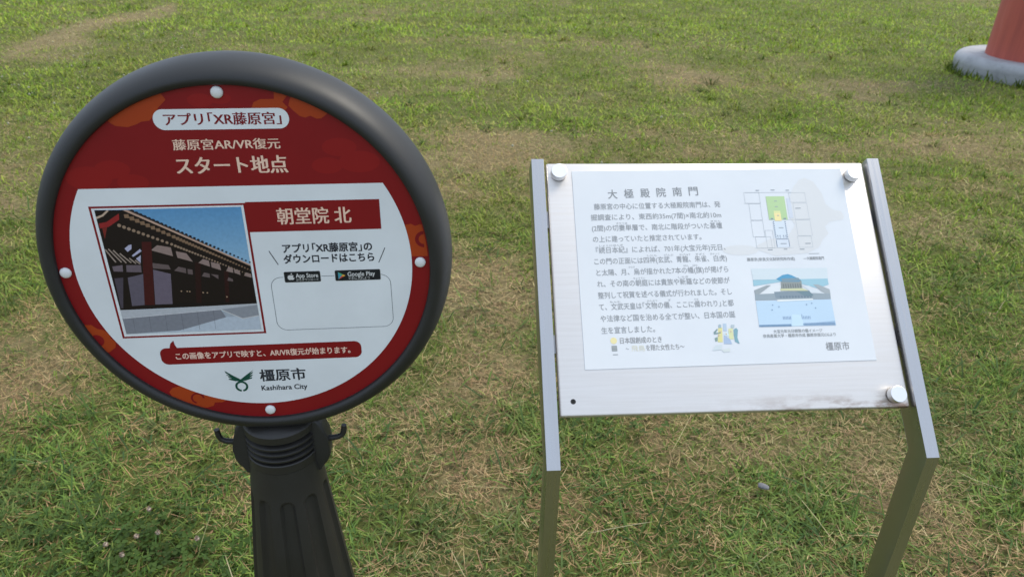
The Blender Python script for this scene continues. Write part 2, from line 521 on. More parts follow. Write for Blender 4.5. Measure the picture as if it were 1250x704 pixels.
def lawn():
    parts = []
    zones = [  # y0, y1, density, width, length scale
        (0.75, 2.7, 17000, 1.0, 0.95, 4),
        (2.7, 5.2, 6500, 1.45, 1.0, 4),
        (5.2, 9.0, 2600, 2.2, 1.1, 3),
        (9.0, 18.0, 1000, 3.4, 1.2, 3)]
    for y0, y1, dens, ws, ls, lev in zones:
        w0, w1 = 0.78 * y0 + 1.0, 0.78 * y1 + 1.0
        n = int(dens * (w0 + w1) * (y1 - y0))
        y = y0 + (y1 - y0) * RNG.random(n)
        x = (2 * RNG.random(n) - 1) * (0.78 * y + 1.0)
        d = dryness(x, y)
        isdry = RNG.random(n) < np.clip(0.14 + 0.78 * d, 0, 1)
        # tufts: green blades crowd together
        tuft = vnoise(x, y, 14.0 if y0 < 5 else 6.0, 5)
        keep = isdry | (RNG.random(n) < 0.35 + 1.1 * (tuft - 0.15) * (1.3 - 0.6 * d))
        x, y, d, isdry, tuft = x[keep], y[keep], d[keep], isdry[keep], tuft[keep]
        n = len(x)
        az = RNG.random(n) * 2 * np.pi
        lush = np.clip(1 - d, 0, 1)
        L = np.where(isdry, 0.016 + 0.044 * RNG.random(n) ** 2, (0.018 + 0.042 * RNG.random(n)) * (0.65 + 0.55 * lush)) * ls
        W = np.where(isdry, 0.0010 + 0.0014 * RNG.random(n), 0.0020 + 0.0032 * RNG.random(n) ** 1.5) * ws
        tilt = np.where(isdry, R(62) + R(28) * RNG.random(n), R(15) + R(60) * RNG.random(n))
        curl = np.where(isdry, R(70) * (RNG.random(n) - 0.5), R(75) * RNG.random(n))
        green = pick(n, PAL_G)
        yel = pick(n, PAL_Y)
        ymix = (np.clip(vnoise(x, y, 2.2, 8) * 1.4 - 0.45, 0, 1) * RNG.random(n))[:, None]
        green = green * (1 - ymix) + yel * ymix
        nearness = np.clip((4.0 - y) / 2.5, 0, 1)[:, None]
        green = green * np.array((1.04, 1.12, 1.0))
        green = green * (1 + nearness * np.array((-.20, -.14, .70)))
        fine = vnoise(x, y, 26.0 if y0 < 5 else 9.0, 9)
        green = green * (1.22 + 0.55 * np.clip((y0 - 2) / 5, 0, 1)) * (0.72 + 0.60 * vnoise(x, y, 6.0 if y0 < 5 else 2.5, 12))[:, None]
        dryc = pick(n, PAL_D, 0.2) * (1.14 + 0.14 * np.clip((y0 - 2) / 5, 0, 1)) * (0.70 + 0.65 * fine)[:, None] * (1 + 0.10 * (vnoise(x, y, 2.0, 14) - .5)[:, None] * np.array((1.5, -.3, -1.0)))
        dryc = dryc * (1 + nearness * np.array((.06, -.06, .02)))
        col = np.where(isdry[:, None], dryc, green)
        L = L * (0.75 + 0.5 * fine)
        z0 = height(x, y) + np.where(isdry, 0.002 + 0.016 * RNG.random(n), -0.003)
        parts.append(blades(x, y, az, tilt, curl, L, W, np.clip(col, 0.01, 0.6), z0, lev))
    # a few broad coarse leaves and long straws close by
    n = 4200
    y = 1.1 + 2.6 * RNG.random(n) ** 1.3
    x = (2 * RNG.random(n) - 1) * (0.75 * y + 0.6)
    k = vnoise(x, y, 4.0, 31) > 0.52
    x, y = x[k], y[k]; n = len(x)
    parts.append(blades(x, y, RNG.random(n) * 6.283, R(25) + R(50) * RNG.random(n), R(70) * RNG.random(n), 0.05 + 0.08 * RNG.random(n),
                        0.004 + 0.003 * RNG.random(n), np.clip(pick(n, PAL_G[:5]) * np.array((.75, .85, 1.7)), .01, .6), height(x, y), 5))
    # tussocks: leaves radiating from one root
    for cnt, ya, yb, ws in ((130, 1.1, 2.8, 1.0), (230, 2.8, 5.5, 1.4), (300, 5.5, 12.0, 2.2)):
        cy = ya + (yb - ya) * RNG.random(cnt * 3)
        cx = (2 * RNG.random(cnt * 3) - 1) * (0.75 * cy + 0.5)
        k = RNG.random(cnt * 3) > dryness(cx, cy) * 1.1
        cx, cy = cx[k][:cnt], cy[k][:cnt]
        m_ = len(cx)
        per = RNG.integers(9, 30, m_)
        idx = np.repeat(np.arange(m_), per)
        n = len(idx)
        spread = (0.012 + 0.03 * RNG.random(m_))[idx] * ws
        az = RNG.random(n) * 6.283
        rr = spread * RNG.random(n)
        tuftcol = pick(m_, PAL_G + PAL_Y[:1], .2)[idx] * (1 + .12 * RNG.standard_normal((n, 1)))
        ln = (0.028 + 0.05 * RNG.random(m_))[idx] * (0.5 + 0.7 * RNG.random(n)) * (0.8 + 0.2 * ws)
        if ya < 3:
            tuftcol = tuftcol * np.array((.92, 1.0, 1.8))
        tx_, ty_ = cx[idx] + rr * np.sin(az), cy[idx] + rr * np.cos(az)
        parts.append(blades(tx_, ty_, az, R(12) + R(48) * RNG.random(n), R(20) + R(65) * RNG.random(n), ln,
                            (0.0022 + 0.0034 * RNG.random(m_))[idx] * ws, np.clip(tuftcol, .01, .6), height(tx_, ty_) - .004, 5))
    n = 90
    y = 1.1 + 3.5 * RNG.random(n) ** 1.3
    x = (2 * RNG.random(n) - 1) * (0.75 * y + 0.6)
    parts.append(blades(x, y, RNG.random(n) * 6.283, R(72) + R(12) * RNG.random(n), R(60) * (RNG.random(n) - .3), 0.08 + 0.13 * RNG.random(n),
                        0.0013 + 0.0010 * RNG.random(n), np.clip(pick(n, [(.42, .36, .20), (.34, .32, .15), (.45, .38, .25)]), .01, .6), height(x, y) + 0.015, 6))
    # longer blades left standing round the plinth of the column
    n = 230
    a = R(150) + R(150) * RNG.random(n)
    rr = 0.81 + 0.09 * RNG.random(n)
    x, y = 5.47 + rr * np.cos(a), 7.95 + rr * np.sin(a)
    parts.append(blades(x, y, RNG.random(n) * 6.283, R(5) + R(30) * RNG.random(n), R(40) * RNG.random(n), 0.05 + 0.10 * RNG.random(n) ** 2,
                        0.008 + 0.006 * RNG.random(n), np.clip(pick(n, PAL_G[:5]) * .9, .01, .6), height(x, y), 4))
    # pale clover heads far off, too many to count
    Vs, Fs, Cs, b = [], [], [], 0
    for V, F, C in parts:
        Vs.append(V); Fs.append(F + b); Cs.append(C); b += len(V)
    o = mesh_tris('grass', np.concatenate(Vs), np.concatenate(Fs), np.concatenate(Cs), M_grass)
    o['kind'] = 'stuff'
lawn()

def clover():
    """trefoil leaves in the lush patches near the camera"""
    spots = [(-0.93, 1.36, .20, .08, 240), (-1.35, 1.50, .2, .08, 50), (0.28, 1.95, .2, .1, 60), (-0.3, 1.5, .12, .06, 12), (-4.0, 6.8, .9, .8, 300)]
    V, F, C, b = [], [], [], 0
    for cx, cy, sx, sy, n in spots:
        for _ in range(n):
            x, y = cx + sx * RNG.standard_normal() * .8, cy + sy * RNG.standard_normal() * .8
            z = float(height(np.array([x]), np.array([y]))[0]) + 0.012 + 0.03 * RNG.random()
            r = 0.006 + 0.005 * RNG.random()
            a0 = RNG.random() * 6.283
            col = np.array((.048, .085, .017)) * (0.65 + 0.7 * RNG.random())
            tx, ty = 0.5 * RNG.standard_normal(2) * .6
            for k in range(3):
                a = a0 + k * 2.094
                c, s = math.cos(a), math.sin(a)
                loc = [(0, 0), (.7, -.55), (1.35, -.5), (1.6, 0), (1.35, .5), (.7, .55)]
                for u, w in loc:
                    px, py = (u * c - w * s) * r, (u * s + w * c) * r
                    V.append((x + px, y + py, z + px * tx + py * ty + abs(w) * r * .25)); C.append(col)
                F += [(b, b + i, b + i + 1) for i in range(1, 5)]
                b += 6
    # white clover heads scattered in the far green, seen as specks
    for _ in range(200):
        x, y = (-4.0 + 1.0 * RNG.standard_normal(), 7.0 + 1.2 * RNG.standard_normal()) if RNG.random() < .55 else (-5 + 11 * RNG.random(), 3.4 + 9 * RNG.random())
        z = float(height(np.array([x]), np.array([y]))[0]) + 0.04
        r = 0.006 + 0.006 * RNG.random()
        for dx, dy, dz in ((0, 0, 1), (1, 0, 0), (0, 1, 0), (-1, 0, 0), (0, -1, 0), (0, 0, -1)):
            V.append((x + dx * r, y + dy * r, z + dz * r)); C.append(np.array((.42, .41, .30)))
        for i, j in ((1, 2), (2, 3), (3, 4), (4, 1)):
            F += [(b, b + i, b + j), (b + 5, b + j, b + i)]
        b += 6
    o = mesh_tris('clover', np.array(V), np.array(F), np.array(C), M_grass)
    o['kind'] = 'stuff'
clover()

# ------------------------------------------------------------------ red column
def red_column():
    t = empty('red_column', (5.47, 7.98, 0), 0, 'thick vermilion round column on a rounded white plinth in the grass', 'column')
    m, nt, b = mat('vermilion_paint', rough=0.6)
    n = noise(nt, 1.0, 6, 0.6, stretch=(14, 14, 1.2))
    rp = ramp(nt, n.outputs[0], [(0.3, (0.33, 0.065, 0.045)), (0.55, (0.42, 0.085, 0.055)), (0.8, (0.47, 0.13, 0.095))])
    nt.links.new(rp.outputs[0], b.inputs['Base Color'])
    bump(nt, b, n.outputs[0], 0.3, 0.01)
    bm = bmesh.new()
    lathe(bm, [(0.53, 0.17), (0.525, 0.5), (0.52, 1.6), (0.51, 2.6), (0.50, 2.62)], 96)
    obj('shaft', bm, m, t, smooth=40)
    m2, nt, b = mat('painted_stone', rough=0.55)
    n = noise(nt, 5.0, 7, 0.65)
    rp = ramp(nt, n.outputs[0], [(0.3, (0.22, 0.225, 0.235)), (0.5, (0.32, 0.325, 0.34)), (0.75, (0.37, 0.375, 0.395))])
    nt.links.new(rp.outputs[0], b.inputs['Base Color'])
    bump(nt, b, n.outputs[0], 0.3, 0.01)
    bm = bmesh.new()
    prof = [(0.785, -0.05), (0.80, 0.02)]
    for k in range(9):
        a = R(-20 + 110 * k / 8)
        prof.append((0.725 + 0.080 * math.cos(a), 0.110 + 0.088 * math.sin(a)))
    prof += [(0.65, 0.197), (0.57, 0.190), (0.48, 0.188)]
    lathe(bm, prof, 96)
    obj('plinth', bm, m2, t, smooth=50)
red_column()

# ------------------------------------------------------------------ round sign
KS = ink_fn((160, 178, 198), 0.78)
WHITE = (0.80, 0.82, 0.84)
RED = KS(92, 10, 18)
REDT = KS(86, 10, 20)
BLACK = (0.025, 0.025, 0.03)
CLOUD = KS(118, 47, 18)
PIC = {
 'roof': [(-163, 79.4), (-122.8, 78.8), (-112.3, 74.2), (5.4, 2.9), (5.4, -51.7), (-163, -53.9)],
 'eave': [(-131.0, 78.8), (-125.5, 78.8), (5.4, 3.9), (5.4, 1.5)],
 'beam': [(-162.1, 62.7), (-152.3, 64.6), (-136.1, 74.8), (-137.4, 67.0), (-151.2, 58.4), (-161.8, 56.4)],
 'beam2': [(-159.3, 56.4), (-153.4, 57.9), (-159.4, 42.6)],
 'cream': [(-163.1, 68.3), (-154.5, 71.7), (-146.6, 78.5), (-149.0, 79.1), (-155.8, 73.7), (-163.1, 71.1)],
 'blob1': [(-139.4, 29.9), (-134.2, 33.8), (-130.4, 34.8), (-131.6, 29.0), (-136.9, 25.1)],
 'blob2': [(-133.0, 20.3), (-121.8, 28.7), (-120.4, 25.8), (-131.8, 18.5)],
 'blob3': [(-129.0, 16.0), (-122.5, 20.5), (-124.8, 9.9)],
 'col': [(-117.8, 37.9), (-106.6, 37.6), (-119.8, -48.2), (-132.0, -47.7)],
 'w1': [(-112.0, 0.8), (-92.2, -5.9), (-98.1, -48.1), (-119.2, -48.2)],
 'w2': [(-144.3, -9.2), (-125.0, -4.8), (-132.0, -47.7), (-147.5, -48.7)],
 'w3': [(-159.2, 6.3), (-146.6, 8.0), (-148.0, -0.9), (-158.8, -0.3)],
 'w4': [(-142.4, 7.8), (-125.1, 7.3), (-126.3, -2.6), (-143.9, -1.4)],
 'w5': [(-160.2, -9.6), (-149.5, -9.0), (-158.8, -51.4), (-161.5, -51.3)],
 'A': [(-109.3, 26.6), (-100.7, 33.0), (-85.3, 29.6), (-85.0, 17.8)],
 'B': [(-80.5, 24.5), (-68.6, 21.2), (-62.8, 9.7), (-80.1, 15.6)],
 'C': [(-56.5, 8.0), (-50.3, 13.1), (-43.6, 10.5), (-43.6, 2.4)],
 'D': [(-41.7, 9.0), (-31.6, 5.6), (-31.2, -2.9), (-41.7, 1.4)],
 'E': [(-25.2, -4.3), (-21.6, 1.7), (-16.6, -0.3), (-17.1, -7.0)],
 'F': [(-15.4, -1.6), (-9.1, -4.2), (-8.7, -10.4), (-15.5, -7.1)],
 'G': [(-4.8, -11.1), (-1.5, -6.9), (4.4, -9.3), (4.2, -14.5)],
 'a': [(-111.4, 9.8), (-92.5, 6.2), (-91.0, 0.1), (-111.7, 2.3)],
 'b': [(-87.3, -1.5), (-81.1, 3.7), (-72.8, 1.0), (-73.5, -5.6)],
 'c': [(-71.1, 0.3), (-65.3, -1.1), (-65.9, -7.7), (-71.8, -6.6)],
 'd': [(-55.7, -10.2), (-52.1, -5.2), (-45.8, -7.2), (-46.2, -12.7)],
 'e': [(-44.5, -7.6), (-35.5, -9.4), (-36.4, -14.9)],
 'g': [(-26.0, -17.4), (-23.9, -12.9), (-19.0, -15.5), (-19.0, -19.2)],
 'col2': [(-60.7, 9.6), (-53.8, 7.9), (-62.5, -48.9), (-69.0, -48.9)],
 'col3': [(-27.8, -3.6), (-22.7, -5.3), (-28.5, -49.6), (-33.1, -49.4)],
 'top': [(-163, -53.8), (-106.8, -53.5), (5.4, -50.9), (5.4, -54.1), (-40.7, -57.7), (-163, -65.8)],
 'front': [(-163, -65.8), (-40.7, -57.7), (-35.7, -69.2), (-96.6, -86.1), (-163, -88.6)],
 'ground': [(-96.6, -86.1), (-35.7, -69.2), (5.4, -67.0), (5.4, -88.6), (-163, -88.6)],
 'steps': [(-40.7, -57.7), (5.4, -52.8), (5.4, -68.3), (-15.4, -72.0)]}
WING_L = [(-51.1, -150.2), (-41.6, -157.8), (-32.6, -164.5), (-33.9, -167.3), (-39.5, -167.0), (-47.8, -164.1), (-47.5, -162.6), (-43.4, -162.8), (-48.0, -160.3), (-47.8, -159.2), (-44.1, -160.3), (-49.5, -157.4), (-49.7, -156.1), (-45.7, -157.9), (-50.2, -153.6)]
WING_R = [(-13.6, -150.1), (-23.1, -157.1), (-32.4, -164.5), (-31.8, -167.4), (-26.1, -166.7), (-17.4, -163.7), (-16.9, -161.7), (-20.8, -162.2), (-16.2, -159.4), (-15.7, -157.5), (-19.8, -159.0), (-15.1, -155.0), (-14.6, -153.3), (-18.7, -155.6)]

def arc(r, a0, a1, n=10):
    return [(r * math.cos(R(a0 + (a1 - a0) * k / n)), r * math.sin(R(a0 + (a1 - a0) * k / n))) for k in range(n + 1)]

def along(p, q, n, wob=0):
    return [(p[0] + (q[0] - p[0]) * k / (n - 1), p[1] + (q[1] - p[1]) * k / (n - 1)) for k in range(n)]

M_photo = print_mat('picture_print', 0.45, 0.3, 0.06, 220.0)

def temple_picture():
    a = Art()
    z = 0.75
    a.rect(-169, -95, 11, 84, RED, 0.45)
    a.rect(-166.4, -92.4, 8.4, 81.5, WHITE, 0.60)
    # sky in broad printed bands
    for k in range(56):
        y1, y0 = 79.5 - k * 2.5, 79.5 - (k + 1) * 2.5
        t = k / 55
        a.rect(-163, y0, 5.5, y1, KS(66 + 66 * t, 118 + 48 * t, 172 + 24 * t), z)
    a.rect(-163, -88.8, 5.5, -60.5, KS(120, 140, 165), z)
    P = lambda k, c, dz: a.poly(PIC[k], KS(*c), z + dz)
    P('roof', (17, 12, 14), .10)
    for i, (x, y) in enumerate(along((-120.5, 76.9), (5.0, 6.8), 30)):
        a.disc(x, y, 2.6 - 1.5 * i / 30, KS(24, 26, 36), z + .12, 10)
    P('eave', (136, 124, 122), .15)
    for i, (x, y) in enumerate(along((-128.1, 71.3), (-79.3, 43.4), 10) + along((-75.2, 41), (4.3, -4.1), 26)):
        s = 2.7 - 1.9 * i / 36
        a.poly([(x - s, y + s * .8), (x + s, y + s * .9), (x + s, y - s), (x - s, y - s * .9)], KS(96, 84, 74), z + .18)
    for i, (x, y) in enumerate(along((-139.0, 59.7), (-83.5, 33.7), 12) + along((-79.6, 31.5), (3.4, -10.8), 28)):
        a.disc(x, y, 2.3 - 1.7 * i / 40, KS(106, 98, 92), z + .18, 8)
    P('cream', (140, 134, 130), .16); P('beam', (104, 28, 34), .16); P('beam2', (86, 30, 30), .16)
    for k in ('blob1', 'blob2', 'blob3'):
        P(k, (128, 140, 178), .16)
    for k in 'ABCDEFG':
        P(k, (104, 98, 104), .16)
    for k in 'abcdeg':
        P(k, (72, 68, 76), .16)
    for (p, q) in [[(-162.2, 29.3), (-153.5, 11.9)], [(-158.4, 29.9), (-146.9, 11.7)], [(-153.1, 27.9), (-141.5, 10.5)], [(-146.4, 23.5), (-135.7, 10.6)], [(-136.8, 17.0), (-130.4, 9.4)], [(-130.6, 13.9), (-125.5, 8.8)]]:
        a.line([p, q], 1.6, KS(112, 110, 112), z + .17)
    P('w3', (78, 76, 92), .15); P('w4', (74, 72, 88), .15); P('w5', (52, 52, 68), .15)
    P('w1', (76, 76, 98), .15); P('w2', (68, 70, 90), .15)
    P('col', (46, 13, 17), .20); P('col2', (27, 11, 14), .14); P('col3', (30, 11, 14), .14)
    a.rect(-131, -49.5, 5.4, -47.6, KS(14, 12, 16), z + .19)
    for x, y in ((-84, -30), (-77, -30.5), (-74, -31), (-58, -33), (-53, -33.5), (-30, -40)):
        a.disc(x, y, 1.0, KS(120, 110, 100), z + .2, 8)
    P('ground', (134, 156, 184), .15); P('top', (132, 148, 170), .15); P('front', (92, 104, 124), .15); P('steps', (104, 118, 138), .17)
    a.line([(-40.7, -57.7), (-15.4, -72.0), (5.4, -68.3)], 1.0, KS(150, 164, 182), z + .19)
    for k in range(6):
        x = -150 + k * 20
        a.line([(x, -65 + .066 * (x + 162)), (x - 1.5, -86)], .35, KS(70, 80, 98), z + .19)
    a.line([(-162, -65.8), (-40.7, -57.7)], .8, KS(150, 166, 188), z + .2)
    return a

def store_badge(x0, x1, y0, y1, kind):
    a = Art()
    a.rrect(x0, y0, x1, y1, 1.6, KS(120, 130, 142), .5, 4)
    a.rrect(x0 + .25, y0 + .25, x1 - .25, y1 - .25, 1.5, (0.012, 0.014, 0.018), .65, 4)
    W = KS(150, 166, 184)
    yc = (y0 + y1) / 2
    if kind == 'apple':
        cx = x0 + 8.5
        a.disc(cx - 1.6, yc - .6, 2.7, W, .8, 18, 3.4)
        a.disc(cx + 1.4, yc - .6, 2.7, W, .81, 18, 3.4)
        a.disc(cx + 3.9, yc + .3, 1.4, (0.012, 0.014, 0.018), .9, 14)
        a.poly([(cx - .1, yc + 3.2), (cx + .2, yc + 4.9), (cx + 1.9, yc + 5.6), (cx + 1.6, yc + 3.9)], W, .82)
        a.text('App Store', x0 + 14.5, x1 - 3, yc + 1.9, 7.4, W, .8, (.12, .12))
        a.text('からダウンロード', x0 + 14.5, x1 - 3, yc - 4.2, 3.6, W, .8)
    else:
        cx = x0 + 4
        a.poly([(cx, yc + 5), (cx, yc - 5), (cx + 4.6, yc)], KS(50, 120, 150), .8)
        a.poly([(cx + .2, yc + 5), (cx + 6.2, yc + 1.6), (cx + 4.4, yc)], KS(60, 130, 95), .81)
        a.poly([(cx + .2, yc - 5), (cx + 6.2, yc - 1.6), (cx + 4.4, yc)], KS(150, 60, 55), .81)
        a.poly([(cx + 6.2, yc + 1.6), (cx + 6.2, yc - 1.6), (cx + 4.4, yc)], KS(165, 135, 60), .82)
        a.poly([(cx + 6.2, yc + 1.6), (cx + 9, yc), (cx + 6.2, yc - 1.6)], KS(165, 135, 60), .82)
        a.text('Google Play', x0 + 16, x1 - 7, yc + 1.9, 7.6, W, .8, (.12, .12))
        a.text('で手に入れよう', x0 + 16, x1 - 14, yc - 4.2, 3.8, W, .8)
    return a

def round_sign():
    cx, cy, cz = -0.33121, 0.82271, 1.5 - 0.40892
    yaw = 0.0994
    bx, by = -0.33072, 0.85299          # axis of the post
    t = empty('round_sign', (bx, by, 0), yaw, 'round dark red and white sign in a thick black ring on a fluted black post', 'sign')
    # face frame: X right, Y up, Z towards the viewer; hung on the post's axis
    off = Matrix.Rotation(-yaw, 3, 'Z') @ Vector((cx - bx, cy - by, 0))
    face = Matrix.Translation((off.x, off.y, cz)) @ Matrix.Rotation(-0.01281, 4, 'Y') @ Matrix.Rotation(R(90) - 0.01935, 4, 'X')
    # ring
    bm = bmesh.new()
    prof = [(.2250, -.010), (.2250, .0028), (.2256, .0050), (.2280, .0070), (.2315, .0078), (.2360, .0068), (.2408, .0035), (.2450, -.002),
            (.2490, -.010), (.2518, -.021), (.2536, -.032), (.2542, -.042), (.2532, -.052), (.2500, -.063), (.2450, -.073), (.2390, -.081), (.2330, -.0845), (.2290, -.085), (.2265, -.083), (.2265, -.060)]
    rings = []
    seg = 160
    for r, h in prof:
        rings.append([bm.verts.new((r * math.cos(2 * math.pi * k / seg), r * math.sin(2 * math.pi * k / seg), h)) for k in range(seg)])
    for i in range(len(rings)):
        a, b = rings[i], rings[(i + 1) % len(rings)]
        for k in range(seg):
            bm.faces.new((a[k], a[(k + 1) % seg], b[(k + 1) % seg], b[k]))
    obj('ring_frame', bm, M_ring, t, face @ Matrix.Translation((.0018, -.0018, 0)), smooth=50)
    # face panel, a thin board
    bm = bmesh.new()
    lathe(bm, [(.2282, -.006), (.2282, -.0006), (.2278, -.0002)], 160)
    panel = obj('face_panel', bm, M_pole, t, face, smooth=30)
    bm = bmesh.new()
    lathe(bm, [(.2262, -.080), (.2262, -.076)], 96)
    obj('back_panel', bm, M_ring, t, face, smooth=30)
    art = Art()
    art.poly(arc(227.6, 0, 360, 160)[:-1], RED, 0.0)
    # faint tone on tone clouds
    R2 = KS(100, 14, 19)
    for x, y, r in ((-160, 118, 26), (-132, 128, 20), (-112, 112, 18), (128, 150, 20), (150, 132, 24), (112, 128, 18), (-20, 206, 14), (2, 208, 12)):
        art.disc(x, y, r, R2, .07 + .001 * r, 24, r * .55)
    art.build('red_field', M_print, panel)
    z = .15
    a = Art()
    a.poly([(-122, 182), (-117, 178.5), (-104, 177), (-94, 180), (-88, 183), (-79, 184), (-73, 190), (-66, 199), (-57, 207)] + arc(225, 106, 124), CLOUD, z)
    a.build('cloud_motif', M_print, panel)
    a = Art()
    a.poly([(35, 197), (38, 203), (46, 206.5), (61, 206.5), (62, 214)] + arc(225, 73.5, 70) + [(70, 203), (75, 197), (72, 194)], CLOUD, z)
    a.build('cloud_motif', M_print, panel)
    a = Art()
    a.poly([(78, 205), (76, 199), (80, 194), (87, 187), (93, 185), (99, 187), (106, 183.5), (111, 184), (117, 188)] + arc(225, 58, 69), CLOUD, z)
    a.build('cloud_motif', M_print, panel)
    a = Art()
    a.poly([(196, 50), (206, 52), (211, 49), (217, 51)] + arc(225, 13, 2) + [(200, 8)], CLOUD, z)
    a.ring(221, 31, 6.5, 11, REDT, z + .08, 90, 270, 20)
    a.build('cloud_motif', M_print, panel)
    a = Art()
    a.poly([(-207, -74), (-203, -74), (-197, -80), (-190, -82), (-184, -88), (-184, -94), (-179, -100), (-181, -108), (-189, -114)] + arc(225, 211, 199), CLOUD, z)
    a.disc(-201, -97, 8.5, RED, z + .08, 18)
    a.build('cloud_motif', M_print, panel)
    a = Art()
    a.poly([(-128, -180), (-123, -174), (-114, -171.5), (-104, -174), (-88, -186), (-70, -191), (-56, -197), (-62, -200), (-72, -200), (-74, -205), (-84, -208)] + arc(225, 247, 236), CLOUD, z)
    a.ring(-93, -192, 6.5, 9, REDT, z + .08, 0, 250, 24)
    a.build('cloud_motif', M_print, panel)
    a = Art()
    a0 = math.degrees(math.asin(105.5 / 204.5))
    a.poly(arc(204.5, 180 - a0, 360 + a0, 140), WHITE, .30)
    a.build('white_field', M_print, panel)
    a = Art()
    a.rrect(-75, 173, 75, 196.5, 11.7, WHITE, .30, 12)
    a.text('アプリ｢XR藤原宮｣', -63, 66, 184.7, 13.5, REDT, .45, (.42, .06))
    a.build('title_plate', M_print, panel)
    a = Art()
    CR = KS(176, 160, 158)
    a.text('藤原宮AR/VR復元', -59, 61, 155.5, 12.0, CR, .30, (.30, .04))
    a.text('スタート地点', -60, 66, 130.5, 20.0, CR, .30, (.60, .10))
    a.build('heading_lettering', M_print, panel)
    temple_picture().build('temple_picture', M_photo, panel)
    a = Art()
    a.rect(11, 46.5, 169.5, 85.2, RED, .50)
    a.text('朝堂院 北', 46, 134, 65.5, 20.0, CR, .65, (.42, .10))
    a.build('name_plate', M_print, panel)
    a = Art()
    K = KS(30, 36, 48)
    a.text('アプリ｢XR藤原宮｣の', 47, 156, 23.3, 11.5, K, .45, (.32, .32))
    a.text('ダウンロードはこちら', 46.5, 157.5, 8.9, 11.5, K, .45, (.32, .32))
    a.line([(30, 21), (39, 2)], 1.0, K, .45)
    a.line([(172, 21), (163, 1)], 1.0, K, .45)
    G = KS(62, 74, 90)
    x0, x1, y0, y1, r = 26.5, 176, -91.5, -15.5, 13
    rim = [(43, y1), (x0 + r, y1)] + [(x0 + r + r * math.cos(R(90 + 9 * k)), y1 - r + r * math.sin(R(90 + 9 * k))) for k in range(11)] \
        + [(x0 + r + r * math.cos(R(180 + 9 * k)), y0 + r + r * math.sin(R(180 + 9 * k))) for k in range(11)] \
        + [(x1 - r + r * math.cos(R(270 + 9 * k)), y0 + r + r * math.sin(R(270 + 9 * k))) for k in range(11)] \
        + [(x1 - r + r * math.cos(R(9 * k)), y1 - r + r * math.sin(R(9 * k))) for k in range(11)] + [(165, y1)]
    a.line(rim, .6, G, .45)
    a.line([(90, y1), (106, y1)], .6, G, .45)
    a.build('download_note', M_print, panel)
    store_badge(44, 89, -23, -8, 'apple').build('store_badge', M_print, panel)
    store_badge(107, 164, -23, -8, 'play').build('store_badge', M_print, panel)
    a = Art()
    a.rrect(-128, -137, 131, -112, 9, RED, .45, 8)
    a.poly([(-114.5, -112.8), (-105, -112.8), (-107, -107), (-107.6, -101), (-112, -105), (-113.6, -109)], RED, .46)
    a.text('この画像をアプリで映すと、AR/VR復元が始まります。', -109, 116, -125, 9.6, KS(172, 160, 162), .60, (.22, .22))
    a.build('caption_bar', M_print, panel)
    a = Art()
    GR = KS(10, 58, 52)
    a.poly(WING_L, GR, .45)
    a.poly(WING_R, GR, .46)
    a.ring(-32.6, -175.6, 5.6, 8.5, GR, .47, -82, 262, 48)
    a.poly([(-37.5, -169), (-32.5, -164.4), (-28, -169), (-32.6, -168.2)], GR, .48)
    a.build('city_emblem', M_print, panel)
    a = Art()
    a.text('橿原市', -6.5, 53.5, -160.3, 17.5, K, .45, (.45, .35))
    a.text('Kashihara City', -7, 53.5, -179.6, 9.6, K, .45, (.20, .2))
    a.build('city_lettering', M_print, panel)
    for k in range(4):
        bm = bmesh.new()
        lathe(bm, [(.0068, 0), (.0068, .0012), (.0062, .0024), (.0048, .0033), (.0025, .0039), (.0005, .0041)], 28)
        a = R(90 * k)
        obj('rivet', bm, M_rivet, t, face @ Matrix.Translation((.215 * math.cos(a), .215 * math.sin(a), .0006)), smooth=60)
    # neck with grooves, lathe about the post axis; heights measured from the sign centre
    H = cz
    bm = bmesh.new()
    p = [(.030, H - .243), (.046, H - .2505), (.0490, H - .2525), (.0505, H - .2545), (.0505, H - .2655), (.0490, H - .2665), (.0395, H - .2670), (.0395, H - .2715)]
    for d in (.2725, .2830, .2935):
        p += [(.0492, H - d - .0010), (.0505, H - d - .0020), (.0505, H - d - .0046), (.0490, H - d - .0054), (.0395, H - d - .0060), (.0395, H - d - .0096)]
    p += [(.0495, H - .3040), (.0508, H - .3052), (.0508, H - .3180), (.0490, H - .3186)]
    lathe(bm, p[::-1], 72)
    obj('ribbed_neck', bm, M_pole, t, smooth=35)
    # fluted conical post
    NF, D0, D1 = 10, .3188, H - .060
    def flute(r, h, a):
        d = H - h
        ph = ((a + R(101)) / (2 * math.pi) * NF) % 1.0 - 0.5
        w = abs(ph) / 0.30
        if w >= 1:
            return r
        cap = .368 + (1 - math.sqrt(1 - w * w)) * .012
        if d < cap:
            return r
        g = min(1.0, (d - cap) / .006) * min(1.0, max(0.0, (D1 - .05 - d) / .02))
        return r - .0062 * g * min(1.0, (1 - w) / .35) ** 0.7
    prof = [(.0492, D0)]
    ds = [.3192, .3205, .335, .350] + [.360 + .0015 * k for k in range(24)] + [.40 + .03 * k for k in range(30)]
    prof += [(.0500 + .105 * (d - .3188), d) for d in ds if d < D1 - .06]
    prof += [(.0500 + .105 * (d - .3188), d) for d in (D1 - .055, D1 - .048, D1 - .03, D1)]
    bm = bmesh.new()
    lathe(bm, [(r, H - d) for r, d in prof], 240, fn=flute)
    obj('fluted_post', bm, M_pole, t, smooth=50)
    bm = bmesh.new()
    lathe(bm, [(.20, -.03), (.20, .030), (.196, .042), (.185, .050), (.150, .058), (.120, .066), (.10, .07)], 96)
    obj('foot', bm, M_pole, t, smooth=40)
